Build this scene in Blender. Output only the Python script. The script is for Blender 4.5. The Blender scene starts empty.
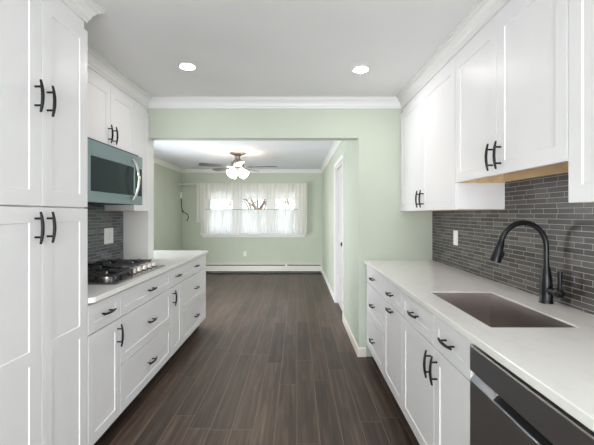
import bpy, bmesh, math, random
from mathutils import Vector
random.seed(7)
C = bpy.context.scene.collection
PI = math.pi

# ------------------------------------------------------------------ camera, world, exposure
EYE = 1.35; XDL_ = -2.63
cam_d = bpy.data.cameras.new('camera'); cam = bpy.data.objects.new('camera', cam_d); C.objects.link(cam)
cam.location = (0, 0, EYE); cam.rotation_euler = (PI/2, 0, 0)
cam_d.sensor_width = 36; cam_d.lens = 365/594*36; cam_d.shift_y = -8.5/594; cam_d.clip_start = .02
bpy.context.scene.camera = cam
W = bpy.data.worlds.new('world'); bpy.context.scene.world = W; W.use_nodes = True
bg = W.node_tree.nodes['Background']; bg.inputs[0].default_value = (.86, .93, 1, 1); bg.inputs[1].default_value = 1.15
vs = bpy.context.scene.view_settings
vs.view_transform = 'Standard'; vs.look = 'None'; vs.gamma = 1; vs.use_curve_mapping = False; vs.exposure = 1.04
CAN = 72      # recessed lamp radiance
FAN = 13      # fan lamp radiance

def portal(name, loc, rot, sx, sy):
    l = bpy.data.lights.new(name, 'AREA'); l.shape = 'RECTANGLE'; l.size = sx; l.size_y = sy
    l.cycles.is_portal = True
    o = bpy.data.objects.new(name, l); o.location = loc; o.rotation_euler = rot; C.objects.link(o)
portal('window_portal', (-1.04, 8.58, 1.38), (-PI/2, 0, 0), 2.0, 1.0)
def added_fill(name, loc, rot, sx, sy, watts, col):
    l = bpy.data.lights.new(name, 'AREA'); l.shape = 'RECTANGLE'; l.size = sx; l.size_y = sy; l.energy = watts; l.color = col
    o = bpy.data.objects.new(name, l); o.location = loc; o.rotation_euler = rot; C.objects.link(o)
added_fill('added_back_fill', (0, -2.16, 1.05), (math.radians(93), 0, 0), 2.15, 1.6, 78, (.985, .965, 1))  # added fill light behind the camera, shining in through the added back window
added_fill('added_dining_side_fill', (XDL_-.22, 4.95, 1.0), (0, math.radians(-66), 0), 1.4, 2.15, 58, (.97, .97, 1))  # added fill for the dining room, from outside its hidden left wall

# ------------------------------------------------------------------ materials
def mat(name, col, rough=.5, metal=0, spec=.5, emit=None, es=1, coat=0):
    m = bpy.data.materials.new(name); m.use_nodes = True
    b = m.node_tree.nodes['Principled BSDF']
    b.inputs['Base Color'].default_value = (*col, 1); b.inputs['Roughness'].default_value = rough
    b.inputs['Metallic'].default_value = metal; b.inputs['Specular IOR Level'].default_value = spec
    if coat: b.inputs['Coat Weight'].default_value = coat; b.inputs['Coat Roughness'].default_value = .15
    if emit: b.inputs['Emission Color'].default_value = (*emit, 1); b.inputs['Emission Strength'].default_value = es
    return m
def N(m, t, **kw):
    n = m.node_tree.nodes.new(t)
    for k, v in kw.items():
        if k.startswith('i_'):
            key = k[2:].replace('_', ' '); n.inputs[key].default_value = v
        else: setattr(n, k, v)
    return n
def L(m, a, b): m.node_tree.links.new(a, b)
def noise_tint(m, c1, c2, scale, stretch=(1,1,1), bump=0, bscale=None, lo=.35, hi=.65):
    b = m.node_tree.nodes['Principled BSDF']
    tc = N(m, 'ShaderNodeTexCoord'); mp = N(m, 'ShaderNodeMapping'); mp.inputs['Scale'].default_value = stretch
    L(m, tc.outputs['Object'], mp.inputs[0])
    n = N(m, 'ShaderNodeTexNoise', i_Scale=scale, i_Detail=6.0); L(m, mp.outputs[0], n.inputs['Vector'])
    r = N(m, 'ShaderNodeValToRGB'); r.color_ramp.elements[0].color = (*c1, 1); r.color_ramp.elements[1].color = (*c2, 1)
    r.color_ramp.elements[0].position = lo; r.color_ramp.elements[1].position = hi
    L(m, n.outputs[0], r.inputs[0]); L(m, r.outputs[0], b.inputs['Base Color'])
    if bump:
        n2 = N(m, 'ShaderNodeTexNoise', i_Scale=bscale or scale*4, i_Detail=4.0); L(m, mp.outputs[0], n2.inputs['Vector'])
        bp = N(m, 'ShaderNodeBump', i_Strength=bump, i_Distance=.002); L(m, n2.outputs[0], bp.inputs['Height']); L(m, bp.outputs[0], b.inputs['Normal'])
    return m
M = {}
M['cab'] = mat('cabinet_paint', (.84, .825, .84), .36, spec=.28)
M['trim'] = mat('trim_paint', (.82, .81, .80), .4)
M['cream'] = mat('baseboard_paint', (.82, .76, .68), .4)
M['green'] = noise_tint(mat('sage_wall_paint', (.5,.58,.45), .7), (.535,.580,.488), (.555,.60,.508), 3, bump=.05, bscale=180)
M['ceil'] = noise_tint(mat('ceiling_paint', (.8,.8,.8), .85), (.83,.825,.82), (.85,.845,.84), 2, bump=.05, bscale=150)
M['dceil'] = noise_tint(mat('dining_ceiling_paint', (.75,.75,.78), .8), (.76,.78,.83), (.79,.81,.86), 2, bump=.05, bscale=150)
M['black'] = mat('matte_black_metal', (.006, .006, .008), .45, 0, .25)
M['faucet'] = mat('faucet_black', (.006, .007, .009), .30, 0, .35)
M['iron'] = mat('cast_iron', (.018, .018, .020), .45)
M['kick'] = mat('toe_kick_black', (.012, .010, .010), .5)
M['wood'] = noise_tint(mat('raw_birch_plywood', (.6,.4,.2), .6), (.72,.50,.28), (.84,.64,.40), 6, (4, .6, 4))
M['quartz'] = noise_tint(mat('white_quartz', (.8,.78,.75), .16), (.90,.88,.865), (.83,.805,.78), 9, (2, 1, 1), lo=.5, hi=.85)
def brushed(name, col, rough, stretch):
    m = mat(name, col, rough, 1); b = m.node_tree.nodes['Principled BSDF']
    tc = N(m, 'ShaderNodeTexCoord'); mp = N(m, 'ShaderNodeMapping'); mp.inputs['Scale'].default_value = stretch
    L(m, tc.outputs['Object'], mp.inputs[0])
    n = N(m, 'ShaderNodeTexNoise', i_Scale=8.0, i_Detail=5.0); L(m, mp.outputs[0], n.inputs['Vector'])
    r = N(m, 'ShaderNodeMapRange'); r.inputs['To Min'].default_value = rough*.8; r.inputs['To Max'].default_value = rough*1.25
    L(m, n.outputs[0], r.inputs['Value']); L(m, r.outputs[0], b.inputs['Roughness'])
    bp = N(m, 'ShaderNodeBump', i_Strength=.06, i_Distance=.001); L(m, n.outputs[0], bp.inputs['Height']); L(m, bp.outputs[0], b.inputs['Normal'])
    return m
M['steel'] = brushed('brushed_steel', (.62, .60, .58), .28, (1, 1, 40))
M['tray'] = brushed('cooktop_steel', (.42, .41, .40), .25, (1, 1, 40))
M['sink'] = brushed('sink_steel', (.54, .485, .46), .34, (30, 2, 2))
M['dw'] = brushed('dark_steel', (.37, .385, .42), .30, (1, 1, 40))
_b = M['dw'].node_tree.nodes['Principled BSDF']; _b.inputs['Anisotropic'].default_value = .75; _t = N(M['dw'], 'ShaderNodeTangent', direction_type='RADIAL', axis='Z'); L(M['dw'], _t.outputs[0], _b.inputs['Tangent'])
M['dw2'] = mat('dark_steel_edge', (.34, .32, .30), .4, 1)
M['mw'] = brushed('blue_grey_steel', (.27, .355, .375), .38, (1, 1, 40))
M['mwglass'] = mat('microwave_glass', (.010, .026, .030), .22, spec=.15)
M['chrome'] = mat('polished_metal', (.85, .83, .80), .15, 1)
M['knob'] = mat('satin_champagne_metal', (.92, .84, .78), .38, .8)
M['white_pl'] = mat('white_plastic', (.85, .85, .83), .4)
M['slot'] = mat('dark_slot', (.02, .02, .02), .6)
M['heater'] = mat('heater_enamel', (.80, .78, .74), .4)
M['can'] = mat('lamp_lens', (.9,.9,.9), .5, emit=(1, .955, .93), es=CAN)
M['shade'] = mat('lit_glass_shade', (.9,.85,.8), .4, emit=(1, .84, .66), es=FAN)
M['pewter'] = mat('pewter_metal', (.30, .27, .26), .3, .9)
M['blade'] = noise_tint(mat('blade_wood', (.15,.13,.12), .35), (.045,.042,.042), (.085,.08,.08), 5, (1, 8, 1))
M['bark'] = noise_tint(mat('bark', (.2,.15,.1), .9), (.18,.13,.10), (.3,.23,.18), 12)
M['leaf'] = noise_tint(mat('autumn_leaves', (.5,.25,.15), .8), (.45,.22,.12), (.65,.40,.25), 3)
M['snow'] = noise_tint(mat('pale_lawn', (.5,.5,.45), .9), (.42,.44,.34), (.62,.62,.52), 2)
M['siding'] = mat('pale_blue_siding', (.55, .62, .70), .7)
M['door'] = mat('door_paint', (.62, .58, .60), .45)
M['rubber'] = mat('cord_black', (.03,.03,.03), .6)

def glass_mat():
    m = bpy.data.materials.new('window_glass'); m.use_nodes = True; nt = m.node_tree; nt.nodes.clear()
    o = N(m, 'ShaderNodeOutputMaterial'); mx = N(m, 'ShaderNodeMixShader'); t = N(m, 'ShaderNodeBsdfTransparent'); g = N(m, 'ShaderNodeBsdfGlossy', i_Roughness=.02)
    t.inputs[0].default_value = (.96,.98,.98,1); mx.inputs[0].default_value = .06
    L(m, t.outputs[0], mx.inputs[1]); L(m, g.outputs[0], mx.inputs[2]); L(m, mx.outputs[0], o.inputs[0]); return m
M['glass'] = glass_mat()
def sheer_mat(name, col, tr):
    m = bpy.data.materials.new(name); m.use_nodes = True; nt = m.node_tree; nt.nodes.clear()
    o = N(m, 'ShaderNodeOutputMaterial'); mx = N(m, 'ShaderNodeMixShader'); mx2 = N(m, 'ShaderNodeMixShader')
    t = N(m, 'ShaderNodeBsdfTransparent'); d = N(m, 'ShaderNodeBsdfDiffuse'); s = N(m, 'ShaderNodeBsdfTranslucent')
    d.inputs[0].default_value = (*col, 1); s.inputs[0].default_value = (*col, 1)
    tc = N(m, 'ShaderNodeTexCoord'); mp = N(m, 'ShaderNodeMapping'); mp.inputs['Scale'].default_value = (22, 1, .6)
    n = N(m, 'ShaderNodeTexNoise', i_Scale=1.0, i_Detail=3.0); r = N(m, 'ShaderNodeMapRange')
    r.inputs['From Min'].default_value = .3; r.inputs['From Max'].default_value = .7
    r.inputs['To Min'].default_value = max(0, tr-.14); r.inputs['To Max'].default_value = tr+.14
    L(m, tc.outputs['Object'], mp.inputs[0]); L(m, mp.outputs[0], n.inputs['Vector']); L(m, n.outputs[0], r.inputs['Value'])
    mx.inputs[0].default_value = .5; L(m, d.outputs[0], mx.inputs[1]); L(m, s.outputs[0], mx.inputs[2])
    L(m, r.outputs[0], mx2.inputs[0]); L(m, mx.outputs[0], mx2.inputs[1]); L(m, t.outputs[0], mx2.inputs[2]); L(m, mx2.outputs[0], o.inputs[0]); return m
M['sheer'] = sheer_mat('sheer_curtain', (.97,.945,.91), .13)
M['sheer2'] = sheer_mat('cafe_curtain_cloth', (.97,.96,.95), .18)

def floor_mat():
    m = mat('dark_plank_floor', (.05,.04,.035), .36, spec=.36); b = m.node_tree.nodes['Principled BSDF']
    tc = N(m, 'ShaderNodeTexCoord'); sp = N(m, 'ShaderNodeSeparateXYZ'); cb = N(m, 'ShaderNodeCombineXYZ')
    L(m, tc.outputs['Object'], sp.inputs[0]); L(m, sp.outputs[0], cb.inputs[1])
    dv = N(m, 'ShaderNodeMath', operation='DIVIDE'); dv.inputs[1].default_value = .137; L(m, sp.outputs[0], dv.inputs[0])
    fl = N(m, 'ShaderNodeMath', operation='FLOOR'); L(m, dv.outputs[0], fl.inputs[0])
    wn = N(m, 'ShaderNodeTexWhiteNoise', noise_dimensions='1D'); L(m, fl.outputs[0], wn.inputs['W'])
    ma = N(m, 'ShaderNodeMath', operation='MULTIPLY_ADD'); ma.inputs[1].default_value = 4.7; L(m, wn.outputs['Value'], ma.inputs[0]); L(m, sp.outputs[1], ma.inputs[2]); L(m, ma.outputs[0], cb.inputs[0])
    br = N(m, 'ShaderNodeTexBrick', i_Scale=1.0, i_Mortar_Size=.0016, i_Mortar_Smooth=.3, i_Bias=0.0, i_Brick_Width=1.22, i_Row_Height=.137)
    br.offset = 0; br.offset_frequency = 2
    br.inputs['Color1'].default_value = (0,0,0,1); br.inputs['Color2'].default_value = (1,1,1,1); br.inputs['Mortar'].default_value = (.5,.5,.5,1)
    L(m, cb.outputs[0], br.inputs['Vector'])
    # grain, shifted per plank
    ad = N(m, 'ShaderNodeVectorMath', operation='MULTIPLY_ADD'); ad.inputs[1].default_value = (7.3, 3.1, 5.7)
    L(m, br.outputs['Color'], ad.inputs[0]); L(m, tc.outputs['Object'], ad.inputs[2])
    mp = N(m, 'ShaderNodeMapping'); mp.inputs['Scale'].default_value = (22, 1.1, 1); L(m, ad.outputs[0], mp.inputs[0])
    n = N(m, 'ShaderNodeTexNoise', i_Scale=1.6, i_Detail=8.0, i_Roughness=.6, i_Distortion=.4); L(m, mp.outputs[0], n.inputs['Vector'])
    r = N(m, 'ShaderNodeValToRGB'); e = r.color_ramp.elements
    e[0].position = .28; e[0].color = (.034,.0215,.0165,1); e[1].position = .74; e[1].color = (.145,.102,.076,1)
    e2 = r.color_ramp.elements.new(.5); e2.color = (.070,.046,.034,1)
    L(m, n.outputs[0], r.inputs[0])
    sm = N(m, 'ShaderNodeMapRange'); sm.inputs['To Min'].default_value = .72; sm.inputs['To Max'].default_value = 1.25; L(m, br.outputs['Color'], sm.inputs['Value'])
    mu = N(m, 'ShaderNodeMix', data_type='RGBA', blend_type='MULTIPLY'); mu.inputs[0].default_value = 1
    L(m, r.outputs[0], mu.inputs[6]); L(m, sm.outputs[0], mu.inputs[7])
    mo = N(m, 'ShaderNodeMix', data_type='RGBA'); mo.inputs[7].default_value = (.24,.18,.145,1)
    L(m, br.outputs['Fac'], mo.inputs[0]); L(m, mu.outputs[2], mo.inputs[6]); L(m, mo.outputs[2], b.inputs['Base Color'])
    bp = N(m, 'ShaderNodeBump', i_Strength=.12, i_Distance=.002); L(m, n.outputs[0], bp.inputs['Height']); L(m, bp.outputs[0], b.inputs['Normal'])
    rr = N(m, 'ShaderNodeMapRange'); rr.inputs['To Min'].default_value = .32; rr.inputs['To Max'].default_value = .5; L(m, n.outputs[0], rr.inputs['Value']); L(m, rr.outputs[0], b.inputs['Roughness'])
    return m
M['floor'] = floor_mat()
def tile_mat(name, c1, c2, c3, mortar):
    m = mat(name, (.1,.1,.1), .3); b = m.node_tree.nodes['Principled BSDF']
    tc = N(m, 'ShaderNodeTexCoord'); sp = N(m, 'ShaderNodeSeparateXYZ'); cb = N(m, 'ShaderNodeCombineXYZ')
    L(m, tc.outputs['Object'], sp.inputs[0]); L(m, sp.outputs[1], cb.inputs[0]); L(m, sp.outputs[2], cb.inputs[1])
    br = N(m, 'ShaderNodeTexBrick', i_Scale=1.0, i_Mortar_Size=.0016, i_Mortar_Smooth=.1, i_Bias=0.0, i_Brick_Width=.17, i_Row_Height=.0265)
    br.offset = .41; br.offset_frequency = 2; br.squash = .62; br.squash_frequency = 3
    br.inputs['Color1'].default_value = (0,0,0,1); br.inputs['Color2'].default_value = (1,1,1,1); br.inputs['Mortar'].default_value = (.5,.5,.5,1)
    L(m, cb.outputs[0], br.inputs['Vector'])
    r = N(m, 'ShaderNodeValToRGB'); e = r.color_ramp.elements; e[0].color = (*c1,1); e[1].color = (*c2,1); e.new(.5).color = (*c3,1)
    L(m, br.outputs['Color'], r.inputs[0])
    n = N(m, 'ShaderNodeTexNoise', i_Scale=1.0, i_Detail=5.0); mp = N(m, 'ShaderNodeMapping'); mp.inputs['Scale'].default_value = (12,12,60)
    L(m, tc.outputs['Object'], mp.inputs[0]); L(m, mp.outputs[0], n.inputs['Vector'])
    nr = N(m, 'ShaderNodeMapRange'); nr.inputs['To Min'].default_value = .6; nr.inputs['To Max'].default_value = 1.4; L(m, n.outputs[0], nr.inputs['Value'])
    mu = N(m, 'ShaderNodeMix', data_type='RGBA', blend_type='MULTIPLY'); mu.inputs[0].default_value = 1; L(m, r.outputs[0], mu.inputs[6]); L(m, nr.outputs[0], mu.inputs[7])
    mo = N(m, 'ShaderNodeMix', data_type='RGBA'); mo.inputs[7].default_value = (*mortar,1)
    L(m, br.outputs['Fac'], mo.inputs[0]); L(m, mu.outputs[2], mo.inputs[6]); L(m, mo.outputs[2], b.inputs['Base Color'])
    inv = N(m, 'ShaderNodeMath', operation='SUBTRACT'); inv.inputs[0].default_value = 1; L(m, br.outputs['Fac'], inv.inputs[1])
    bp = N(m, 'ShaderNodeBump', i_Strength=.5, i_Distance=.0015); L(m, inv.outputs[0], bp.inputs['Height']); L(m, bp.outputs[0], b.inputs['Normal'])
    return m
M['tileR'] = tile_mat('strip_tile_brown_grey', (.026,.021,.020), (.115,.103,.096), (.050,.042,.039), (.38,.35,.33))
M['tileL'] = tile_mat('strip_tile_slate_grey', (.045,.050,.055), (.150,.160,.175), (.085,.093,.10), (.26,.27,.28))

# ------------------------------------------------------------------ mesh helpers (all shapes are given in room metres)
def bm_box(bm, x0, x1, y0, y1, z0, z1):
    if x0 > x1: x0, x1 = x1, x0
    v = [bm.verts.new((x, y, z)) for z in (z0, z1) for y in (y0, y1) for x in (x0, x1)]
    for f in ((0,2,3,1),(4,5,7,6),(0,1,5,4),(2,6,7,3),(0,4,6,2),(1,3,7,5)): bm.faces.new([v[i] for i in f])
def bm_tube(bm, pts, rad, n=10, up=None, flat=1.0):
    pts = [Vector(p) for p in pts]; k = len(pts)
    if not isinstance(rad, (list, tuple)): rad = [rad]*k
    rings = []; prev = None
    for i, p in enumerate(pts):
        d = (pts[min(i+1,k-1)]-pts[max(i-1,0)]).normalized()
        if prev is None:
            a = Vector(up) if up else (Vector((0,0,1)) if abs(d.z) < .9 else Vector((1,0,0)))
        else: a = prev
        s = (a - d*a.dot(d)).normalized(); t = d.cross(s); prev = s
        rings.append([bm.verts.new(p + s*rad[i]*math.cos(2*PI*j/n) + t*rad[i]*flat*math.sin(2*PI*j/n)) for j in range(n)])
    for a, b in zip(rings, rings[1:]):
        for j in range(n): bm.faces.new((a[j], a[(j+1)%n], b[(j+1)%n], b[j]))
    bm.faces.new(rings[0][::-1]); bm.faces.new(rings[-1])
def bm_lathe(bm, c, prof, n=28, axis='z'):
    rings = []
    for r, h in prof:
        ring = []
        for j in range(n):
            a = 2*PI*j/n; p = (r*math.cos(a), r*math.sin(a), h)
            if axis == 'x': p = (h, r*math.cos(a), r*math.sin(a))
            if axis == 'y': p = (r*math.sin(a), h, r*math.cos(a))
            ring.append(bm.verts.new((c[0]+p[0], c[1]+p[1], c[2]+p[2])))
        rings.append(ring)
    for a, b in zip(rings, rings[1:]):
        for j in range(n): bm.faces.new((a[j], a[(j+1)%n], b[(j+1)%n], b[j]))
    bm.faces.new(rings[0][::-1]); bm.faces.new(rings[-1])
def bm_prism(bm, poly, z0, z1):
    lo = [bm.verts.new((x, y, z0)) for x, y in poly]; hi = [bm.verts.new((x, y, z1)) for x, y in poly]; n = len(poly)
    bm.faces.new(lo[::-1]); bm.faces.new(hi)
    for i in range(n): bm.faces.new((lo[i], lo[(i+1)%n], hi[(i+1)%n], hi[i]))
def bm_cells(bm, us, vs_, holes, d0, d1, f):
    """slab on a grid with cells left out; f maps (u, v, d) to a point"""
    nu, nv = len(us)-1, len(vs_)-1; cache = {}
    def V(i, j, k):
        if (i,j,k) not in cache: cache[(i,j,k)] = bm.verts.new(f(us[i], vs_[j], (d0, d1)[k]))
        return cache[(i,j,k)]
    full = lambda i, j: 0 <= i < nu and 0 <= j < nv and (i, j) not in holes
    for i in range(nu):
        for j in range(nv):
            if not full(i, j): continue
            for k in (0, 1): bm.faces.new([V(i,j,k), V(i+1,j,k), V(i+1,j+1,k), V(i,j+1,k)])
            for (di, dj, a, b) in ((-1,0,(i,j),(i,j+1)), (1,0,(i+1,j),(i+1,j+1)), (0,-1,(i,j),(i+1,j)), (0,1,(i,j+1),(i+1,j+1))):
                if not full(i+di, j+dj): bm.faces.new([V(*a,0), V(*b,0), V(*b,1), V(*a,1)])
def nb(): return bmesh.new()
def world_loc(o):
    v = Vector((0,0,0))
    while o: v += o.location; o = o.parent
    return v
def obj(name, bm, m, parent=None, bevel=0, smooth=False, origin=None, segs=2):
    bmesh.ops.recalc_face_normals(bm, faces=bm.faces[:])
    base = world_loc(parent) if parent else Vector(origin or (0,0,0))
    for v in bm.verts: v.co -= base
    me = bpy.data.meshes.new(name); bm.to_mesh(me); bm.free(); me.materials.append(M[m] if isinstance(m, str) else m)
    if smooth:
        me.polygons.foreach_set('use_smooth', [True]*len(me.polygons))
        me.set_sharp_from_angle(angle=math.radians(35))
    o = bpy.data.objects.new(name, me); C.objects.link(o)
    if parent: o.parent = parent
    else: o.location = base
    if bevel:
        md = o.modifiers.new('bevel', 'BEVEL'); md.width = bevel; md.segments = segs; md.limit_method = 'ANGLE'; md.angle_limit = math.radians(40)
    return o
def thing(name, label, cat, loc, group=None):
    o = bpy.data.objects.new(name, None); C.objects.link(o); o.location = loc; o.empty_display_size = .1
    o['label'] = label; o['category'] = cat
    if group: o['group'] = group
    return o
def tag(o, label, cat, group=None):
    o['label'] = label; o['category'] = cat
    if group: o['group'] = group
    return o
def struct(name, bm, m, bevel=0, smooth=False):
    o = obj(name, bm, m, None, bevel, smooth); o['kind'] = 'structure'; return o
def box(name, m, parent, *b, bevel=0):
    bm = nb(); bm_box(bm, *b); return obj(name, bm, m, parent, bevel)
def copy_tree(o, parent=None):
    c = o.copy(); C.objects.link(c); c.parent = parent
    for ch in list(o.children): copy_tree(ch, c)
    return c

# ------------------------------------------------------------------ room
XR, XL, YE, YD = 1.29, -1.65, 3.456, 8.35       # right wall, left wall, end wall, dining window wall
XDL, XDR, YE2 = -2.63, .585, 3.577
HK, HD, YB = 2.44, 2.37, -2.0
bm = nb(); bm_box(bm, -2.85, 1.5, YB-.15, YD+.2, -.12, 0); struct('floor', bm, 'floor')
bm = nb(); bm_box(bm, -1.8, 1.45, YB-.12, YE2, HK, HK+.12); struct('ceiling', bm, 'ceil')
bm = nb(); bm_box(bm, -2.8, .75, YE2, YD+.15, HD, HD+.19); struct('ceiling_dining', bm, 'dceil')
bm = nb(); bm_box(bm, XR, XR+.15, YB, YE2, 0, HK); struct('wall_right', bm, 'green')
bm = nb(); bm_box(bm, XL-.15, XL, YB, YE, 0, HK); struct('wall_left', bm, 'green')
# end wall with the wide opening, its left stub standing on the worktop
bm = nb(); bm_cells(bm, [XDL, XL-.001, -1.412, XDR, XR], [0, .9155, 2.07, HK], {(1,0),(2,0),(2,1)}, YE, YE2, lambda u,v,d: (u,d,v)); struct('wall_end', bm, 'green')
# back wall behind the camera with an opening for the added, unseen window
bm = nb(); bm_cells(bm, [XL-.15, -1.1, 1.1, XR+.15], [0, .25, 2.25, HK], {(1,1)}, YB-.12, YB, lambda u,v,d: (u,d,v)); struct('wall_back', bm, 'green')
# dining room walls
bm = nb(); bm_cells(bm, [YE2, 3.85, 6.05, YD+.15], [0, .30, 2.10, HD], {(1,1)}, XDL-.15, XDL, lambda u,v,d: (d,u,v)); struct('wall_dining_left', bm, 'green')  # the opening is for an added window, hidden from the camera
WX0, WX1, WZ0, WZ1 = -2.04, 0.0, .905, 1.90
bm = nb(); bm_cells(bm, [XDL, WX0, WX1, XDR+.14], [0, WZ0, WZ1, HD], {(1,1)}, YD, YD+.15, lambda u,v,d: (u,d,v)); struct('wall_far', bm, 'green')
DY0, DY1, DH = 4.59, 5.55, 2.04
bm = nb(); bm_cells(bm, [YE2, DY0, DY1, YD], [0, DH, HD], {(1,0)}, XDR, XDR+.14, lambda u,v,d: (d,u,v)); struct('wall_dining_right', bm, 'green')
# white side panel on the stub
bm = nb(); bm_box(bm, XL+.001, -1.406, YE-.006, YE-.0005, .917, 1.374); bm_box(bm, -1.4115, -1.406, YE-.0005, YE2+.004, .917, 2.069); struct('trim_1', bm, 'trim')

CR = [(0,-.092),(.010,-.092),(.012,-.078),(.020,-.070),(.026,-.050),(.042,-.028),(.056,-.020),(.058,-.012),(.070,-.010),(.070,0),(0,0)]
def sweep(bm, path, prof, zt, side=1):
    P = [Vector((x, y)) for x, y in path]; k = len(P); rings = []
    for i in range(k):
        ds = []
        if i > 0: ds.append((P[i]-P[i-1]).normalized())
        if i < k-1: ds.append((P[i+1]-P[i]).normalized())
        ns = [Vector((-d.y, d.x))*side for d in ds]
        if len(ns) == 2: nn = (ns[0]+ns[1]); nn = nn / (nn.dot(ns[0]))
        else: nn = ns[0]
        rings.append([bm.verts.new((P[i].x+nn.x*o, P[i].y+nn.y*o, zt+h)) for o, h in prof])
    m = len(prof)
    for a, b in zip(rings, rings[1:]):
        for j in range(m): bm.faces.new((a[j], a[(j+1)%m], b[(j+1)%m], b[j]))
    bm.faces.new(rings[0]); bm.faces.new(rings[-1][::-1])
FB_R, FB_L = .655, -1.085       # base door faces
FU_R, FU_L = .975, -1.395       # upper door faces
T = .02
bm = nb(); sweep(bm, [(FU_R+T-.0005, .86), (FU_R+T-.0005, YE-.0005), (FU_L-T, YE-.0005), (FU_L-T, 1.897), (FB_L-T, 1.897), (FB_L-T, 1.21)], CR, HK-.001, 1); struct('trim_2', bm, 'trim')
CR2 = [(o*.9, h*.85) for o, h in CR]
bm = nb(); sweep(bm, [(XDR-.0005, YE2+.001), (XDR-.0005, YD-.0005), (XDL+.0005, YD-.0005), (XDL+.0005, YE2+.001)], CR2, HD-.001, 1); struct('trim_3', bm, 'trim')
# baseboards
BBP = [(0,-.088),(.014,-.088),(.014,-.012),(.010,-.004),(.006,0),(0,0)]
def bb(name, path, m='cream', side=1):
    bm = nb(); sweep(bm, path, BBP, .089, side); struct(name, bm, m)
bb('baseboard_end', [(.652, YE-.0005), (XDR-.0005, YE-.0005), (XDR-.0005, 4.52)], side=1)
bb('baseboard_dining', [(XDR-.0005, 5.62), (XDR-.0005, YD-.085)], 'trim', 1)
bb('baseboard_dining_left', [(XDL+.0005, YD-.085), (XDL+.0005, YE2+.01)], 'trim', 1)

# dining doorway in the right wall
bm = nb()
for y0, y1 in ((DY0-.07, DY0), (DY1, DY1+.07)): bm_box(bm, XDR-.016, XDR-.0005, y0, y1, 0.001, DH+.07)
bm_box(bm, XDR-.016, XDR-.0005, DY0, DY1, DH, DH+.07)
for y0, y1 in ((DY0, DY0+.018), (DY1-.018, DY1)): bm_box(bm, XDR-.0005, XDR+.14, y0, y1, 0.001, DH-.0005)
bm_box(bm, XDR-.0005, XDR+.14, DY0+.018, DY1-.018, DH-.018, DH-.0005)
struct('trim_4', bm, 'trim', .002)
def shaker_grid(bm, w, h, panels_v, f, st=.065, t=.02, rec=.0048, rail=.065):
    """closed door slab: panels_v lists (v0, v1) of the recessed fields"""
    e = .0015
    us = [e, st, w-st, w-e]; vv = [e]
    for a, b in panels_v: vv += [a, b]
    vv.append(h-e)
    cache = {}
    def V(u, v, n):
        k = (round(u,5), round(v,5), round(n,5))
        if k not in cache: cache[k] = bm.verts.new(f(u, v, n))
        return cache[k]
    for i in range(3):
        for j in range(len(vv)-1):
            u0, u1, v0, v1 = us[i], us[i+1], vv[j], vv[j+1]
            if i == 1 and j % 2 == 1:
                g = .002
                o = [(u0,v0),(u1,v0),(u1,v1),(u0,v1)]; q = [(u0+g,v0+g),(u1-g,v0+g),(u1-g,v1-g),(u0+g,v1-g)]
                for a in range(4):
                    b = (a+1)%4; bm.faces.new((V(*o[a],t), V(*o[b],t), V(*q[b],t-rec), V(*q[a],t-rec)))
                bm.faces.new([V(*p,t-rec) for p in q])
            else: bm.faces.new((V(u0,v0,t), V(u1,v0,t), V(u1,v1,t), V(u0,v1,t)))
    for i in range(3):                                   # rim strips, bottom and top
        bm.faces.new([V(us[i],e,t), V(us[i+1],e,t), V(us[i+1] if i<2 else w,0,t-e), V(us[i] if i>0 else 0,0,t-e)])
        bm.faces.new([V(us[i],h-e,t), V(us[i+1],h-e,t), V(us[i+1] if i<2 else w,h,t-e), V(us[i] if i>0 else 0,h,t-e)])
        bm.faces.new([V(us[i] if i>0 else 0,0,t-e), V(us[i+1] if i<2 else w,0,t-e), V(us[i+1] if i<2 else w,0,0), V(us[i] if i>0 else 0,0,0)])
        bm.faces.new([V(us[i] if i>0 else 0,h,t-e), V(us[i+1] if i<2 else w,h,t-e), V(us[i+1] if i<2 else w,h,0), V(us[i] if i>0 else 0,h,0)])
    n = len(vv)-1
    for j in range(n):
        a = vv[j] if j > 0 else 0; b = vv[j+1] if j < n-1 else h
        for ue, uo in ((e, 0), (w-e, w)):
            bm.faces.new([V(ue,vv[j],t), V(ue,vv[j+1],t), V(uo,b,t-e), V(uo,a,t-e)])
            bm.faces.new([V(uo,a,t-e), V(uo,b,t-e), V(uo,b,0), V(uo,a,0)])
    ring = [(0 if i == 0 else (w if i == 3 else us[i]), 0) for i in range(4)] + [(w, vv[j] if j < n else h) for j in range(1, n+1)]
    ring += [((w if i == 3 else (0 if i == 0 else us[i])), h) for i in (2,1,0)] + [(0, vv[j]) for j in range(n-1, 0, -1)]
    bm.faces.new([V(*p,0) for p in ring])
def pull(bm, f, u, v, vertical, length=.134, out=.0):
    """arched bar pull; f maps (u, v, n), n measured out from the body face"""
    L2 = length/2; pts = []; rr = []
    for i in range(11):
        s = -1 + 2*i/10; a = s*L2; n = T + .033 - .009*s*s
        pts.append(f(u, v+a, n) if vertical else f(u+a, v, n)); rr.append(.0068 - .0022*s*s)
    bm_tube(bm, pts, rr, 8)
    for s in (-.039, .039):
        p0 = f(u, v+s, T-.0005) if vertical else f(u+s, v, T-.0005); p1 = f(u, v+s, T+.029) if vertical else f(u+s, v, T+.029)
        bm_tube(bm, [p0, p1], .0045, 8)
def face_map(side, F, y0, z0):
    """side 'R': doors on the right run look to -x; 'L' to +x.  n = 0 on the body face"""
    if side == 'R': return lambda u, v, n: (F + T - n, y0 + u, z0 + v)
    return lambda u, v, n: (F - T + n, y0 + u, z0 + v)
GAP = .0021
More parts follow.
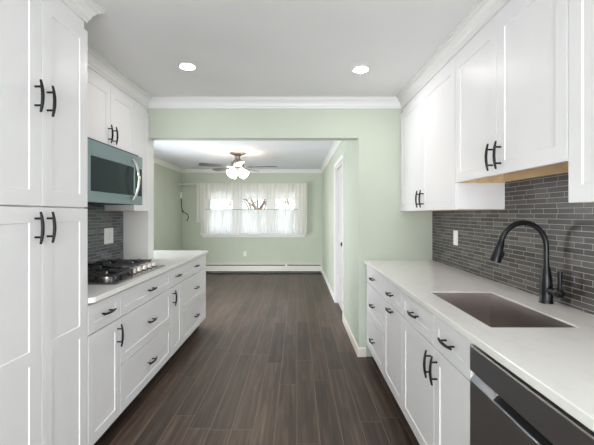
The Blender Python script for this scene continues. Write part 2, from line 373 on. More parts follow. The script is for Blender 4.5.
def front(kind, root, side, F, y0, y1, z0, z1, panels=None, handles=(), st=.062):
    """one door or drawer front; handles: (u from y0, v from z0, vertical)"""
    w, h = y1-y0-2*GAP, z1-z0-2*GAP; f = face_map(side, F, y0+GAP, z0+GAP)
    if panels is None: panels = [(st, h-st)]
    bm = nb(); shaker_grid(bm, w, h, panels, f, st=st)
    d = obj(kind, bm, 'cab', root)
    for (u, v, vert) in handles:
        bm = nb(); pull(bm, f, u, v, vert); obj('handle', bm, 'black', d, smooth=True)
    return d
def base_unit(side, y0, y1, label, cols, depth, group, z_top=.8825, sink=False):
    F = FB_R if side == 'R' else FB_L; s = 1 if side == 'R' else -1
    root = thing('base_cabinet', label, 'cabinet', (F+s*T, (y0+y1)/2, 0), group)
    bm = nb(); fx = lambda u, v, d: (F+s*u, v, d)
    if sink:      # open well between the front and back rails for the sink
        bm_cells(bm, [T, T+.05, .46, depth], [.11, .66, z_top], {(1,1)}, y0+.0005, y1-.0005, lambda u, v, d: (F+s*u, d, v))
        obj('body', bm, 'cab', root, .001)
    else:
        bm.free(); box('body', 'cab', root, F+s*T, F+s*depth, y0+.0005, y1-.0005, .11, z_top, bevel=.001)
    box('toe_kick', 'kick', root, F+s*.09, F+s*(depth-.02), y0+.0005, y1-.0005, .001, .1095)
    w = y1-y0; top = z_top-.010
    if cols == 'drawers':
        for a, b in ((.714, top), (.414, .712), (.116, .412)):
            front('drawer', root, side, F, y0, y1, a, b, handles=[(w/2, (b-a)/2, False)], st=.05 if b > .8 else .058)
    else:
        front('drawer', root, side, F, y0, y1, .714, top, handles=[(w/2, (top-.714)/2, False)], st=.05)
        hd = {'far': [(w-.04, .499, True)], 'near': [(.037, .499, True)], 'pull': [(w/2, .565, False)]}[cols]
        front('door', root, side, F, y0, y1, .116, .712, handles=hd)
    return root

# ------------------------------------------------------------------ right run
g = 'white base cabinets of the sink run'
base_unit('R', 2.764, YE-.002, 'white three-drawer base cabinet at the far end of the sink run, against the green wall', 'drawers', .63, g)
base_unit('R', 2.277, 2.763, 'white base cabinet with horizontal pull on its door, between drawer stack and sink base', 'pull', .63, g)
base_unit('R', 1.745, 2.276, 'white base cabinet under the far half of the sink, upright pull at its near edge', 'near', .63, g, sink=True)
base_unit('R', 1.376, 1.744, 'narrow white base cabinet directly beside the dishwasher, upright pull at its far edge', 'far', .63, g, sink=True)
base_unit('R', .30, .765, 'white base cabinet on the near side of the dishwasher', 'far', .63, g)

# worktop with sink cut-out
SX0, SX1, SY0, SY1 = .748, 1.085, 1.405, 2.045
bm = nb(); bm_cells(bm, [.632, SX0, SX1, XR-.002], [.30, SY0, SY1, YE-.002], {(1,1)}, .884, .914, lambda u,v,d: (u,v,d))
tag(obj('countertop', bm, 'quartz', None, .003), 'long white quartz countertop with a sink cut-out on the right run', 'countertop')
# sink
sk = thing('kitchen_sink', 'rectangular undermount stainless steel sink set into the right white countertop', 'sink', ((SX0+SX1)/2, (SY0+SY1)/2, .68))
bm = nb(); zt, zb, r = .9105, .685, .004
a0, a1, b0, b1 = SX0+.004, SX1-.004, SY0+.004, SY1-.004
th = .0032
for q in ((a0-th,a0,b0,b1,zb,zt),(a1,a1+th,b0,b1,zb,zt),(a0-th,a1+th,b0-th,b0,zb,zt),(a0-th,a1+th,b1,b1+th,zb,zt),(a0-th,a1+th,b0-th,b1+th,zb-th,zb-.0002)): bm_box(bm, *q)
obj('basin', bm, 'sink', sk)
bm = nb(); bm_lathe(bm, ((a0+a1)/2, (b0+b1)/2, zb), [(.057,.0005),(.055,.004),(.045,.004),(.04,.0015),(.01,.0015)], 28); obj('drain', bm, 'chrome', sk, smooth=True)
# faucet
FX, FY = 1.222, 1.79
fc = thing('kitchen_faucet', 'matte black gooseneck pull-down faucet standing behind the sink', 'faucet', (FX, FY, .9145))
bm = nb(); bm_lathe(bm, (FX, FY, .9145), [(.031,0),(.031,.006),(.0285,.010),(.0285,.055),(.027,.10),(.024,.13),(.019,.165),(.0135,.185),(.0135,.19)], 28); obj('base', bm, 'faucet', fc, smooth=True)
hz = 1.186; R = .112; pts = [(FX, FY, 1.095), (FX, FY, 1.15)]
for i in range(19):
    a = i/18*math.radians(166); pts.append((FX-R+R*math.cos(a), FY, hz+R*1.08*math.sin(a)))
bm = nb(); bm_tube(bm, pts, .0128, 14, up=(0,1,0)); obj('spout', bm, 'faucet', fc, smooth=True)
e = Vector(pts[-1]); d = (Vector(pts[-1])-Vector(pts[-2])).normalized()
bm = nb(); bm_tube(bm, [e-d*.004, e+d*.01, e+d*.03, e+d*.09, e+d*.105], [.0128,.0165,.019,.0262,.0262], 20, up=(0,1,0))
sh = obj('spray_head', bm, 'faucet', fc, smooth=True)
bm = nb(); q = e+d*.055; bm_tube(bm, [q+Vector((.012,0,.012)), q+Vector((.025,0,-.004)), q+Vector((.021,0,-.026))], [.006,.009,.006], 10); obj('button', bm, 'black', sh, smooth=True)
bm = nb(); bm_tube(bm, [(FX,FY-.02,.98),(FX,FY-.078,.98)], .016, 18); bm_lathe(bm, (FX, FY-.080, .98), [(.004,-.024),(.019,-.021),(.0225,-.012),(.0225,.004),(.018,.01),(.016,.012)], 24, 'y')
bm_tube(bm, [(FX,FY-.092,.99),(FX,FY-.092,1.02),(FX,FY-.092,1.082)], [.0085,.0095,.0115], 14)
obj('lever', bm, 'faucet', fc, smooth=True)

# dishwasher
dw = thing('dishwasher', 'dark stainless steel dishwasher with pocket handle under the right countertop', 'dishwasher', (.66, 1.07, 0))
box('tub', 'slot', dw, .70, 1.27, .770, 1.372, .10, .868)
box('toe_kick', 'kick', dw, .745, .95, .770, 1.372, .001, .099)
bm = nb(); bm_prism(bm, [(0,0)]*0 or [(0,0),(1,0),(0,1)], 0, 1); bm.free()
def prof_y(bm, poly, y0, y1):
    a = [bm.verts.new((x, y0, z)) for x, z in poly]; b = [bm.verts.new((x, y1, z)) for x, z in poly]; n = len(poly)
    bm.faces.new(a); bm.faces.new(b[::-1])
    for i in range(n): bm.faces.new((a[i], a[(i+1)%n], b[(i+1)%n], b[i]))
DX = .650
bm = nb(); prof_y(bm, [(.699,.105),(DX+.004,.105),(DX,.109),(DX,.728),(DX+.003,.731),(.699,.731)], .773, 1.371); obj('door', bm, 'dw', dw, .001)
for y0, y1 in ((.773, .925), (1.215, 1.371)):
    bm = nb(); prof_y(bm, [(.699,.7315),(DX+.003,.7315),(DX+.022,.750),(DX+.006,.7615),(.699,.7615)], y0, y1); obj('bevel_groove', bm, 'dw', dw)
bm = nb(); prof_y(bm, [(.699,.7315),(DX+.006,.7315),(DX+.035,.738),(DX+.045,.758),(DX+.006,.7615),(.699,.7615)], .9255, 1.2145); obj('handle', bm, 'slot', dw)
bm = nb(); prof_y(bm, [(.699,.762),(DX+.004,.762),(DX,.766),(DX,.854),(.699,.854)], .773, 1.371); obj('control_panel', bm, 'dw', dw)
bm = nb(); prof_y(bm, [(.690,.8543),(DX+.0005,.8543),(DX+.003,.859),(.690,.859)], .773, 1.371); obj('edge_strip', bm, 'dw2', dw)

# backsplash right: runs to the bridge cabinet's underside
bm = nb(); bm_cells(bm, [.30, 1.315, 2.25, YE-.002], [.9145, 1.374, 1.545], {(0,1),(2,1)}, XR-.009, XR-.001, lambda u,v,d:(d,u,v))
tag(obj('tiled_backsplash', bm, 'tileR'), 'dark grey brown strip tile backsplash on the right wall behind the faucet', 'backsplash')

# upper cabinets right
def upper(side, y0, y1, zb, doors, label, group, under='wood', zbody=None, name='wall_cabinet'):
    F = FU_R if side == 'R' else FU_L; s = 1 if side == 'R' else -1; W_ = XR-.001 if side == 'R' else XL+.001
    zb2 = zbody if zbody else zb+.006
    root = thing(name, label, 'cabinet', (F+s*T, (y0+y1)/2, zb), group)
    box('body', 'cab', root, F+s*T, W_, y0+.0005, y1-.0005, zb2, HK-.0015, bevel=.001)
    box('underside', under, root, F+s*(T+.016), W_-s*.002, y0+.016, y1-.016, zb2-.0035, zb2-.0003)
    for (a, b, hy) in doors:
        h = 2.298-zb
        front('door', root, side, F, a, b, zb, 2.298, handles=[] if hy is None else [(hy-a-GAP, .09, True)])
    return root
g = 'white wall cabinets of the sink run'
upper('R', 2.25, YE-.002, 1.375, [(2.25, 2.853, 2.853-.04), (2.853, YE-.002, 2.853+.04)], 'white two-door wall cabinet at the far end, beside the green wall', g)
rt = upper('R', 1.315, 2.249, 1.540, [(1.315, 1.7825, 1.7825-.037), (1.7825, 2.249, 1.7825+.037)], 'shorter white two-door wall cabinet hanging above the sink, raw wood underneath', g, zbody=1.602)
box('mounting_rail', 'wood', rt, XR-.021, XR-.0095, 1.328, 2.236, 1.547, 1.5975)
for y0, y1 in ((1.3155, 1.327), (2.237, 2.2485)): box('side_skirt', 'wood', rt, FU_R+T+.0005, XR-.022, y0, y1, 1.541, 1.6015)
upper('R', .86, 1.3145, 1.388, [(.86, 1.3145, .90)], 'white wall cabinet cut by the right edge of the view, near the dishwasher', g)

# ------------------------------------------------------------------ left run
g = 'white base cabinets of the cooktop run'
base_unit('L', 1.896, 2.243, 'narrow white base cabinet with one drawer and door, beside the tall pantry', 'far', .555, g)
base_unit('L', 2.243, 3.146, 'wide white three-drawer base cabinet directly under the gas cooktop', 'drawers', .555, g)
base_unit('L', 3.146, 3.442, 'narrowest white base cabinet left of the wide end drawers, pull on its near edge', 'near', .555, g)
pn = base_unit('L', 3.442, 4.350, 'white three-drawer base cabinet closing the far end of the peninsula', 'drawers', .555, g)
f = lambda u, v, n: (-1.105-u, 4.3505+n, .112+v)
bm = nb(); shaker_grid(bm, .53, .76, [(.06,.70)], f, t=.012, rec=.006); obj('end_panel', bm, 'cab', pn)
# worktop
bm = nb(); r = .03; xf, yn = -1.058, 1.8975
poly = [(XL+.002, yn)] + [(xf-r+r*math.sin(a), yn+r-r*math.cos(a)) for a in [i*PI/16 for i in range(9)]]
yf = 4.365
poly += [(xf-.012+.012*math.cos(a), yf-.012+.012*math.sin(a)) for a in [i*PI/8 for i in range(5)]] + [(-1.76, yf), (-1.76, YE2+.003), (XL+.002, YE2+.003)]
bm_prism(bm, poly, .884, .914)
tag(obj('countertop', bm, 'quartz', None, .003), 'white quartz countertop under the gas cooktop, reaching into the dining room', 'countertop')
# backsplash left
bm = nb(); bm_box(bm, XL+.001, XL+.009, 1.898, YE-.0065, .9145, 1.374); bm_box(bm, XL+.001, XL+.009, 1.898, 3.11, 1.374, 1.80)
tag(obj('tiled_backsplash', bm, 'tileL'), 'slate grey strip tile backsplash behind the gas cooktop', 'backsplash')
# cooktop
CX0, CX1, CY0, CY1 = -1.585, -1.100, 2.230, 3.055
ct = thing('gas_cooktop', 'stainless steel gas cooktop with black grates set on the left countertop', 'cooktop', ((CX0+CX1)/2, (CY0+CY1)/2, .9145))
bm = nb(); bm_prism(bm, [(CX0,CY0),(CX1,CY0),(CX1,CY1),(CX0,CY1)], .9145, .923); bm_prism(bm, [(CX0+.02,CY0+.02),(CX1-.015,CY0+.02),(CX1-.015,CY1-.02),(CX0+.02,CY1-.02)], .923, .926)
obj('tray', bm, 'tray', ct, .003)
burn = [(-1.47, 2.39, .038), (-1.245, 2.39, .045), (-1.42, 2.64, .058), (-1.48, 2.89, .045), (-1.30, 2.89, .034)]
for x, y, r in burn:
    bm = nb(); bm_lathe(bm, (x, y, .9262), [(r*1.25,0),(r*1.2,.006),(r,.010),(r*.98,.018),(r*.5,.019)], 24); b = obj('burner', bm, 'steel', ct, smooth=True)
    bm = nb(); bm_lathe(bm, (x, y, .9455), [(r*.9,0),(r*.92,.005),(r*.8,.010),(r*.2,.012)], 24); obj('burner_cap', bm, 'iron', b, smooth=True)
def bar(bm, x0, y0, x1, y1, z=.974, w=.008, h=.013, drop=0):
    a = Vector((x0,y0)); b = Vector((x1,y1)); d = (b-a).normalized(); n = Vector((-d.y, d.x))*w
    bm_prism(bm, [tuple(a-n), tuple(b-n), tuple(b+n), tuple(a+n)], z-h, z)
for (y0, y1, x1g) in ((2.262, 2.510, -1.135), (2.518, 2.762, -1.215), (2.770, 3.020, -1.215)):
    bm = nb(); x0 = -1.565; x1 = x1g
    bar(bm, x0, y0, x1, y0); bar(bm, x0, y1, x1, y1); bar(bm, x0, y0-.0065, x0, y1+.0065); bar(bm, x1, y0-.0065, x1, y1+.0065)
    ym = (y0+y1)/2; cs = [b for b in burn if y0 < b[1] < y1]
    if len(cs) == 2: bar(bm, (x0+x1)/2, y0, (x0+x1)/2, y1)
    for (bx, by, br) in cs:
        for k in range(6):
            a = k*PI/3 + PI/6; c, s_ = math.cos(a), math.sin(a)
            # finger from near the burner out to the frame
            lim = min((y1-by)/abs(s_) if s_ > 0 else 9, (by-y0)/abs(s_) if s_ < 0 else 9)
            xx = (x1-bx)/c if c > 1e-4 else ((bx-x0)/-c if c < -1e-4 else 9)
            if len(cs) == 2:
                mid = (x0+x1)/2; xl, xh = (x0, mid) if bx < mid else (mid, x1)
                xx = (xh-bx)/c if c > 1e-4 else ((bx-xl)/-c if c < -1e-4 else 9)
            R_ = min(lim, xx); bar(bm, bx+c*.022, by+s_*.022, bx+c*R_, by+s_*R_, .981, .0065, .018)
    for fx in (x0, x1):
        for fy in (y0, y1): bm_tube(bm, [(fx, fy, .9263), (fx, fy, .964)], [.007,.010], 8)
    obj('grate', bm, 'iron', ct, .0015)
for k in range(5):
    bm = nb(); y = 2.59+.090*k
    bm_lathe(bm, (-1.165, y, .9263), [(.027,0),(.027,.005),(.022,.007),(.021,.030),(.018,.034),(.004,.034)], 20); bm_box(bm, -1.186, -1.144, y-.004, y+.004, .954, .968)
    kn = obj('knob', bm, 'knob', ct, smooth=True)
    bm = nb(); bm_lathe(bm, (-1.165, y, .9263), [(.031,0),(.031,.004),(.028,.006),(.0275,.006)], 20); obj('knob_ring', bm, 'iron', kn, smooth=True)

# microwave
MY0, MY1, MZ0, MZ1, MX = 2.262, 3.070, 1.425, 1.822, -1.300
mw = thing('microwave', 'blue grey over-the-range microwave hanging beneath the left wall cabinets', 'microwave', (-1.48, (MY0+MY1)/2, MZ0))
box('body', 'slot', mw, -1.635, MX-.035, MY0+.002, MY1-.002, MZ0+.006, 1.842, bevel=.002)
box('side_panel', 'mw', mw, -1.635, MX-.034, MY1-.0015, MY1, MZ0+.006, 1.842)
def fr(a, b, c, d_): return a
us = [MY0, MY0+.045, MY1-.075, MY1]; 
bm = nb(); bm_cells(bm, [MY0, MY0+.04, 2.915, 2.918, MY1], [MZ0, 1.497, 1.722, MZ1], {(1,1)}, MX-.034, MX, lambda u,v,d:(d,u,v)); door = obj('door', bm, 'mw', mw, .003)
box('glass', 'mwglass', door, MX-.008, MX-.002, MY0+.0405, 2.9145, 1.4975, 1.7215)
box('control_strip', 'mwglass', door, MX+.0002, MX+.002, 2.940, 3.052, 1.497, 1.722)
box('vent', 'slot', mw, -1.60, -1.36, MY0+.05, MY1-.05, MZ0-.0005, MZ0+.0055)
bm = nb(); y = 2.890; pts = []; rr = []
for i in range(17):
    s = -1+2*i/16; pts.append((MX+.004+.044*(1-s*s), y, 1.622+s*.160)); rr.append(.016)
bm_tube(bm, pts, rr, 12, up=(0,1,0), flat=.55); obj('handle', bm, 'chrome', door, smooth=True)

# wall cabinets left
g = 'white wall cabinets of the cooktop run'
upper('L', 1.90, 2.308, 1.85, [(1.90, 2.308, None)], 'white wall cabinet tucked between tall pantry and the pair above the microwave', g)
upper('L', 2.309, 3.118, 1.85, [(2.309, 2.733, 2.733-.037), (2.733, 3.118, 2.733+.037)], 'white two-door wall cabinet directly above the microwave', g, under='cab')
upper('L', 3.119, YE-.007, 1.375, [(3.119, YE-.007, None)], 'narrow tall white wall cabinet between microwave and the green header wall', g)

# pantry
pt = thing('pantry_cabinet', 'tall white pantry cabinet with four doors at the left edge', 'cabinet', (FB_L-T, 1.55, 0))
box('body', 'cab', pt, XL+.001, FB_L-T, 1.207, 1.8945, .11, HK-.0015, bevel=.001)
box('toe_kick', 'kick', pt, XL+.02, FB_L-.09, 1.207, 1.8945, .001, .1095)
for a, b, hy in ((1.207, 1.551, 1.551-.042-1.207), (1.551, 1.894, .032)):
    front('door', pt, 'L', FB_L, a, b, 1.382, 2.298, handles=[(hy, 1.837-1.382, True)], st=.066)
    front('door', pt, 'L', FB_L, a, b, .116, 1.380, panels=[(.066, .61), (.67, 1.261-.066)], handles=[(hy, 1.290-.116, True)], st=.066)

# outlets
def plate(name, label, x, y, z, s, w, rock=1, h=.118):
    t = thing(name, label, 'outlet' if name == 'wall_outlet' else 'switch', (x, y, z-h/2))
    box('plate', 'white_pl', t, x, x+s*.006, y-w/2, y+w/2, z-h/2, z+h/2, bevel=.0015)
    for k in range(rock):
        c = y + (k-(rock-1)/2)*.046
        box('rocker', 'white_pl', t, x+s*.0065, x+s*.010, c-.0165, c+.0165, z-.034, z+.034, bevel=.001)
plate('wall_outlet', 'white outlet plate on the right tiled backsplash beyond the faucet', XR-.0095, 2.94, 1.158, -1, .075)
plate('wall_switch', 'white double switch plate on the grey tile above the cooktop', XL+.0095, 3.175, 1.160, 1, .150, 2, .135)
t = thing('wall_outlet', 'small white outlet low on the green wall below the curtained window', 'outlet', (-1.19, YD-.001, .39))
box('plate', 'white_pl', t, -1.225, -1.155, YD-.007, YD-.001, .385, .50, bevel=.0015)
for z in (.42, .465): box('socket', 'heater', t, -1.205, -1.175, YD-.008, YD-.0072, z-.008, z+.008)

# recessed ceiling lights
def can(x, y, label):
    t = thing('recessed_light', label, 'ceiling light', (x, y, HK), 'recessed ceiling lights')
    bm = nb(); n = 36
    bm_lathe(bm, (x, y, HK), [(.066,-.0005),(.066,-.004),(.061,-.007),(.050,-.005),(.050,-.0005)], n); obj('trim_ring', bm, 'white_pl', t, smooth=True)
    bm = nb(); bm_lathe(bm, (x, y, HK), [(.0485,-.0052),(.0485,-.0088),(.01,-.0092)], n); obj('lens', bm, 'can', t, smooth=True)
    return t
c0 = can(-.806, 2.69, 'lit round recessed ceiling light on the left, above the cooktop side')
c0.location = (-.806, 2.69, HK)
for x, y, lab in ((.481, 2.744, 'lit round recessed ceiling light on the right, above the sink side'), (-.80, -.35, 'added unseen recessed light behind the camera on the left side'), (.48, -.35, 'added unseen recessed light behind the camera on the right side'), (-.2, -1.45, 'added unseen recessed light near the added back window')):  # last three lamps are added out of view to brighten the kitchen
    c = copy_tree(c0); c.location = (x, y, HK); c['label'] = lab

# ------------------------------------------------------------------ dining room
w = nb()   # window frame with three lights
fy0, fy1 = YD+.05, YD+.11
lites = [(WX0+.02, -1.49), (-1.255, -.705), (-.495, WX1-.02)]
xs = [WX0+.001, lites[0][0]+.03, lites[0][1], lites[1][0], lites[1][1], lites[2][0], lites[2][1]-.03, WX1-.001]
bm_cells(w, xs, [WZ0+.001, WZ0+.05, 1.40, 1.43, WZ1-.05, WZ1-.001], {(1,1),(3,1),(5,1),(1,3),(3,3),(5,3)}, fy0, fy1, lambda u,v,d:(u,d,v))
struct('window_1', w, 'trim', .004)
wf = bpy.data.objects['window_1']
for i in (1, 3, 5):
    box('pane', 'glass', wf, xs[i]-.005, xs[i+1]+.005, fy0+.028, fy0+.032, WZ0+.045, WZ1-.045)
bm = nb(); bm_box(bm, -2.20, .22, YD-.075, YD-.0005, WZ0-.030, WZ0-.002); bm_box(bm, -2.16, .18, YD-.018, YD-.0005, WZ0-.085, WZ0-.0305)
bm_box(bm, WX0+.001, WX1-.001, YD-.0005, YD+.049, WZ0+.0005, WZ0+.010); struct('trim_5', bm, 'trim', .003)
bm = nb()
for x0, x1 in ((WX0-.07, WX0), (WX1, WX1+.07)): bm_box(bm, x0, x1, YD-.015, YD-.0005, WZ0+.0005, WZ1+.07)
bm_box(bm, WX0, WX1, YD-.015, YD-.0005, WZ1, WZ1+.07); struct('trim_6', bm, 'trim', .003)
# curtains
def curtain(x0, x1, ztop, zbot, y, m, name, label, group, waves, amp=.014, scallop=0, seed=1, ruffle=0):
    rnd = random.Random(seed); bm = nb(); nx = int((x1-x0)*160); nz = 12
    ph = [rnd.uniform(0, 6.28) for _ in range(4)]; rows = []
    for j in range(nz+1):
        row = []; tz = j/nz
        for i in range(nx+1):
            u = i/nx; x = x0+(x1-x0)*u
            k = waves*2*PI*u
            dy = amp*(.25+.75*tz)*(math.sin(k+ph[0]+.8*math.sin(k*.13+ph[1]))+.35*math.sin(k*2.1+ph[2]))
            zt = ztop + ruffle*abs(math.sin(k*.5+ph[3])); zb_ = zbot + scallop*math.sin(u*PI*6)**2
            z = zt+(zb_-zt)*tz
            row.append(bm.verts.new((x, y-.02-dy, z)))
        rows.append(row)
    for a, b in zip(rows, rows[1:]):
        for i in range(nx): bm.faces.new((a[i], a[i+1], b[i+1], b[i]))
    o = obj(name, bm, m, None, smooth=True); o.data.polygons.foreach_set('use_smooth', [True]*len(o.data.polygons))
    return tag(o, label, 'curtain', group)
curtain(-2.23, .20, 2.03, 1.685, YD-.085, 'sheer', 'valence_curtain', 'long cream sheer valence across the top of the dining window', 'cream sheer curtains', 30, .012, 0, 3, .018)
curtain(-2.19, .20, 1.445, .912, YD-.060, 'sheer2', 'cafe_curtain', 'white cafe curtain covering the lower half of the dining window', 'cream sheer curtains', 34, .010, 0, 5)
curtain(-2.26, -2.06, 2.05, 1.16, YD-.125, 'sheer', 'side_curtain', 'narrow cream side curtain at the left edge of the dining window', 'cream sheer curtains', 4, .010, 0, 8)
curtain(.02, .225, 2.05, .93, YD-.125, 'sheer', 'side_curtain', 'narrow cream side curtain at the right edge of the dining window', 'cream sheer curtains', 4, .010, 0, 9)
t = thing('curtain_rod', 'thin pale curtain rod along the top of the dining window curtains', 'curtain rod', (-1.2, YD-.105, 2.04))
bm = nb(); bm_tube(bm, [(-2.55, YD-.070, 2.045), (.235, YD-.070, 2.045)], .008, 10); obj('pole', bm, 'white_pl', t, smooth=True)
for x in (-2.50, .215): box('bracket', 'white_pl', t, x-.008, x+.008, YD-.070, YD-.001, 2.025, 2.034)
t = thing('curtain_rod', 'thin white tension rod holding the cafe curtain at mid window', 'curtain rod', (-1.0, YD-.08, 1.44))
bm = nb(); bm_tube(bm, [(-2.195, YD-.048, 1.452), (.205, YD-.048, 1.452)], .007, 10); obj('pole', bm, 'pewter', t, smooth=True)
for x in (-2.185, .195): box('bracket', 'white_pl', t, x-.006, x+.006, YD-.048, YD-.001, 1.438, 1.445)
# corner shelf and cable
bm = nb(); bm_prism(bm, [(XDL+.001, YD-.001), (XDL+.001, YD-.30), (XDL+.05, YD-.32), (XDL+.30, YD-.12), (XDL+.34, YD-.001)], 2.000, 2.022)
tag(obj('corner_shelf', bm, 'trim', None, .004), 'small pale shelf high in the dining room corner left of the curtains', 'shelf')
cb = thing('wall_cable', 'dark cable dangling from a small white box in the dining corner', 'cable', (XDL, YD-.10, 1.70))
box('junction_box', 'white_pl', cb, XDL+.001, XDL+.035, YD-.16, YD-.09, 1.70, 1.84, bevel=.004)
pts = [(XDL+.02, YD-.12, 1.70), (XDL+.025, YD-.115, 1.62), (XDL+.02, YD-.10, 1.52), (XDL+.04, YD-.09, 1.42), (XDL+.09, YD-.08, 1.37), (XDL+.14, YD-.07, 1.35), (XDL+.17, YD-.06, 1.28), (XDL+.14, YD-.06, 1.21), (XDL+.12, YD-.06, 1.19)]
bm = nb(); bm_tube(bm, pts, .010, 8); obj('cord', bm, 'rubber', cb, smooth=True)
bm = nb(); bm_tube(bm, [(XDL+.035, YD-.09, 1.43), (XDL+.055, YD-.085, 1.385)], .018, 10); obj('plug', bm, 'rubber', cb, smooth=True)
# baseboard heater
ht = thing('baseboard_heater', 'long white hydronic baseboard heater along the wall under the dining window', 'heater', (-1.0, YD-.04, 0))
bm = nb(); prof = [(YD-.002,.040),(YD-.006,.040),(YD-.006,.196),(YD-.056,.196),(YD-.058,.206),(YD-.002,.210)]; front_p = [(YD-.058,.050),(YD-.064,.050),(YD-.064,.172),(YD-.058,.176)]
a = [bm.verts.new((XDL+.02, y, z)) for y, z in prof]; b = [bm.verts.new((XDR-.02, y, z)) for y, z in prof]
for i in range(len(prof)): bm.faces.new((a[i], a[(i+1)%len(prof)], b[(i+1)%len(prof)], b[i]))
bm.faces.new(a); bm.faces.new(b[::-1]); obj('back_plate', bm, 'heater', ht)
bm = nb(); a = [bm.verts.new((XDL+.02, y, z)) for y, z in front_p]; b = [bm.verts.new((XDR-.02, y, z)) for y, z in front_p]
for i in range(4): bm.faces.new((a[i], a[(i+1)%4], b[(i+1)%4], b[i]))
bm.faces.new(a); bm.faces.new(b[::-1]); obj('front_cover', bm, 'heater', ht)
box('valve_cover', 'heater', ht, -.27, -.22, YD-.070, YD-.0645, .06, .225, bevel=.002)
box('heating_fin', 'slot', ht, XDL+.05, XDR-.05, YD-.054, YD-.010, .02, .190)
for x in (XDL+.004, XDR-.0195): box('end_cap', 'heater', ht, x, x+.0155, YD-.068, YD-.002, .002, .206, bevel=.003)

# dining door
dr = struct('door_1', (lambda b: (shaker_grid(b, DY1-DY0-.040, DH-.03, [(.22, .95), (1.08, 1.87)], lambda u,v,n: (XDR+.075-n, DY0+.020+u, .006+v), st=.12, t=.036), b)[1])(nb()), 'door')
bm = nb(); bm_lathe(bm, (XDR+.039, DY0+.115, .96), [(.026,0),(.026,-.006),(.010,-.010),(.010,-.030),(.024,-.040),(.027,-.052),(.018,-.062),(.004,-.064)], 20, 'x'); obj('door_knob', bm, 'black', dr, smooth=True)

# ceiling fan
FCX, FCY = -.99, 6.10
fn = thing('ceiling_fan', 'pewter ceiling fan with five dark blades and lit glass shades in the dining room', 'ceiling fan', (FCX, FCY, HD))
bm = nb(); bm_lathe(bm, (FCX, FCY, HD), [(.02,-.001),(.135,-.001),(.14,-.010),(.11,-.03),(.06,-.045),(.045,-.06),(.045,-.10),(.06,-.115)], 28); obj('canopy', bm, 'pewter', fn, smooth=True)
bm = nb(); bm_lathe(bm, (FCX, FCY, HD), [(.03,-.112),(.085,-.120),(.105,-.145),(.105,-.215),(.09,-.240),(.06,-.250)], 32); obj('motor_housing', bm, 'pewter', fn, smooth=True)
zb = HD-.235
for k in range(5):
    a = math.radians(-5+72*k); c, s = math.cos(a), math.sin(a); pit = math.radians(11)
    def pt_(r, t_, dz): return (FCX+c*r-s*t_*math.cos(pit), FCY+s*r+c*t_*math.cos(pit), zb+dz+t_*math.sin(pit))
    outline = [(.17,-.045),(.22,-.052),(.40,-.062),(.58,-.068),(.635,-.060),(.655,-.035),(.66,0),(.655,.035),(.635,.060),(.58,.068),(.40,.062),(.22,.052),(.17,.045)]
    bm = nb(); lo = [bm.verts.new(pt_(r, t_, -.003)) for r, t_ in outline]; hi = [bm.verts.new(pt_(r, t_, .003)) for r, t_ in outline]; n = len(outline)
    bm.faces.new(lo); bm.faces.new(hi)
    for i in range(n): bm.faces.new((lo[i], lo[(i+1)%n], hi[(i+1)%n], hi[i]))
    bl = obj('blade', bm, 'blade', fn)
    bm = nb(); ol = [(.085,-.015),(.14,-.012),(.20,-.035),(.235,-.03),(.25,0),(.235,.03),(.20,.035),(.14,.012),(.085,.015)]
    lo = [bm.verts.new(pt_(r, t_, -.010)) for r, t_ in ol]; hi = [bm.verts.new(pt_(r, t_, -.004)) for r, t_ in ol]; n = len(ol)
    bm.faces.new(lo); bm.faces.new(hi)
    for i in range(n): bm.faces.new((lo[i], lo[(i+1)%n], hi[(i+1)%n], hi[i]))
    obj('blade_arm', bm, 'pewter', bl)
bm = nb(); bm_lathe(bm, (FCX, FCY, HD), [(.06,-.2505),(.07,-.26),(.07,-.29),(.045,-.30),(.02,-.31)], 28); obj('light_fitter', bm, 'pewter', fn, smooth=True)
for k in range(4):
    a = math.radians(45+90*k); c, s = math.cos(a), math.sin(a); bm = nb()
    ax = Vector((c*.80, s*.80, -.60)).normalized(); st_ = Vector((FCX+c*.055, FCY+s*.055, HD-.285))
    prof = [(.016, 0), (.026, .012), (.044, .04), (.060, .075), (.070, .105), (.076, .125)]
    bm_tube(bm, [st_+ax*h for r, h in prof]+[st_+ax*.118], [r for r, h in prof]+[.064], 20)
    obj('lamp_shade', bm, 'shade', fn, smooth=True)

# ------------------------------------------------------------------ added windows, both out of view, put in for fill light
w = nb(); bm_cells(w, [-1.099, -1.04, -.02, .03, 1.04, 1.099], [.251, .31, 2.19, 2.249], {(1,1),(3,1)}, YB-.09, YB-.03, lambda u,v,d:(u,d,v)); struct('added_window_back', w, 'trim', .004)  # added unseen window that lets in the back fill
wf = bpy.data.objects['added_window_back']
for x0, x1 in ((-1.045, -.015), (.025, 1.045)): box('pane', 'glass', wf, x0, x1, YB-.062, YB-.058, .305, 2.195)

w = nb(); bm_cells(w, [3.851, 3.91, 4.92, 4.98, 5.99, 6.049], [.301, .36, 2.04, 2.099], {(1,1),(3,1)}, XDL-.10, XDL-.04, lambda u,v,d:(d,u,v)); struct('added_window_side', w, 'trim', .004)  # added window in the hidden stretch of wall, lets in the side fill
wf = bpy.data.objects['added_window_side']
for y0, y1 in ((3.905, 4.925), (4.975, 5.995)): box('pane', 'glass', wf, XDL-.072, XDL-.068, y0, y1, .355, 2.045)
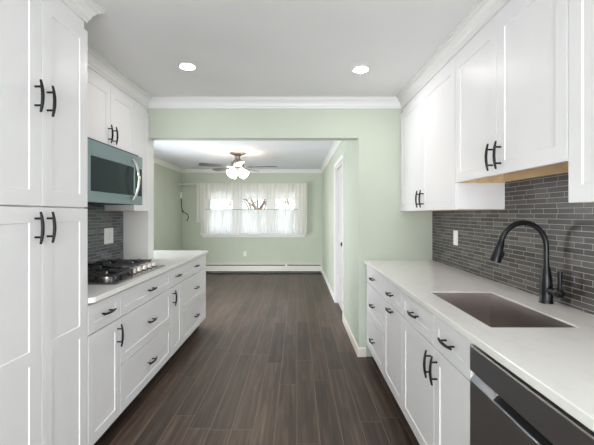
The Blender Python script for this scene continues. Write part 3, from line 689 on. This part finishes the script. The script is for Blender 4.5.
# ------------------------------------------------------------------ outside
bm = nb(); bm_box(bm, -30, 30, YD+.3, YD+45, -.6, -.5); struct('ground', bm, 'snow')
hs = thing('neighbour_house', 'pale blue house seen through the left pane of the dining window', 'house', (-14, YD+24, -.5))
bm = nb(); bm_box(bm, -20, -9.0, YD+20, YD+28, -.5, 3.2); obj('wall', bm, 'siding', hs)
bm = nb(); v = [(-20.4,YD+19.6,3.2),(-8.6,YD+19.6,3.2),(-8.6,YD+28.4,3.2),(-20.4,YD+28.4,3.2),(-20.4,YD+24,5.6),(-8.6,YD+24,5.6)]
vv_ = [bm.verts.new(p) for p in v]
for f_ in ((0,1,5,4),(2,3,4,5),(0,4,3),(1,2,5),(0,3,2,1)): bm.faces.new([vv_[i] for i in f_])
obj('roof', bm, 'snow', hs)
def shrub(x, y, h, seed, label):
    rnd = random.Random(seed); t = thing('garden_tree', label, 'tree', (x, y, -.5), 'trees outside the dining window')
    bm = nb(); tips = []
    bm_tube(bm, [(x, y, -.5), (x+.05, y, .6), (x, y, 1.5)], [.12,.09,.05], 8)
    for k in range(16):
        a = rnd.uniform(0, 6.28); z0 = rnd.uniform(.5, 1.5); r = rnd.uniform(.4, 1.1); p = Vector((x+math.cos(a)*r, y+math.sin(a)*r, z0+rnd.uniform(.3, h-1.2)))
        bm_tube(bm, [(x, y, z0), ((x+p.x)/2, (y+p.y)/2, (z0+p.z)/2+.1), tuple(p)], [.035,.02,.008], 6); tips.append(p)
    obj('trunk', bm, 'bark', t)
    bm = nb()
    for p in tips:
        for _ in range(26):
            q = p+Vector((rnd.gauss(0,.22), rnd.gauss(0,.22), rnd.gauss(0,.18))); d1 = Vector((rnd.uniform(-1,1), rnd.uniform(-1,1), rnd.uniform(-1,1))).normalized()*.06; d2 = d1.cross(Vector((rnd.random(),rnd.random(),1))).normalized()*.035
            bm.faces.new([bm.verts.new(q-d1), bm.verts.new(q+d2), bm.verts.new(q+d1), bm.verts.new(q-d2)])
    obj('foliage', bm, 'leaf', t)
shrub(-1.35, YD+4.2, 2.6, 2, 'brown leaved tree behind the middle pane of the dining window')
shrub(-.25, YD+7.6, 3.1, 4, 'brown leaved tree behind the right pane of the dining window')
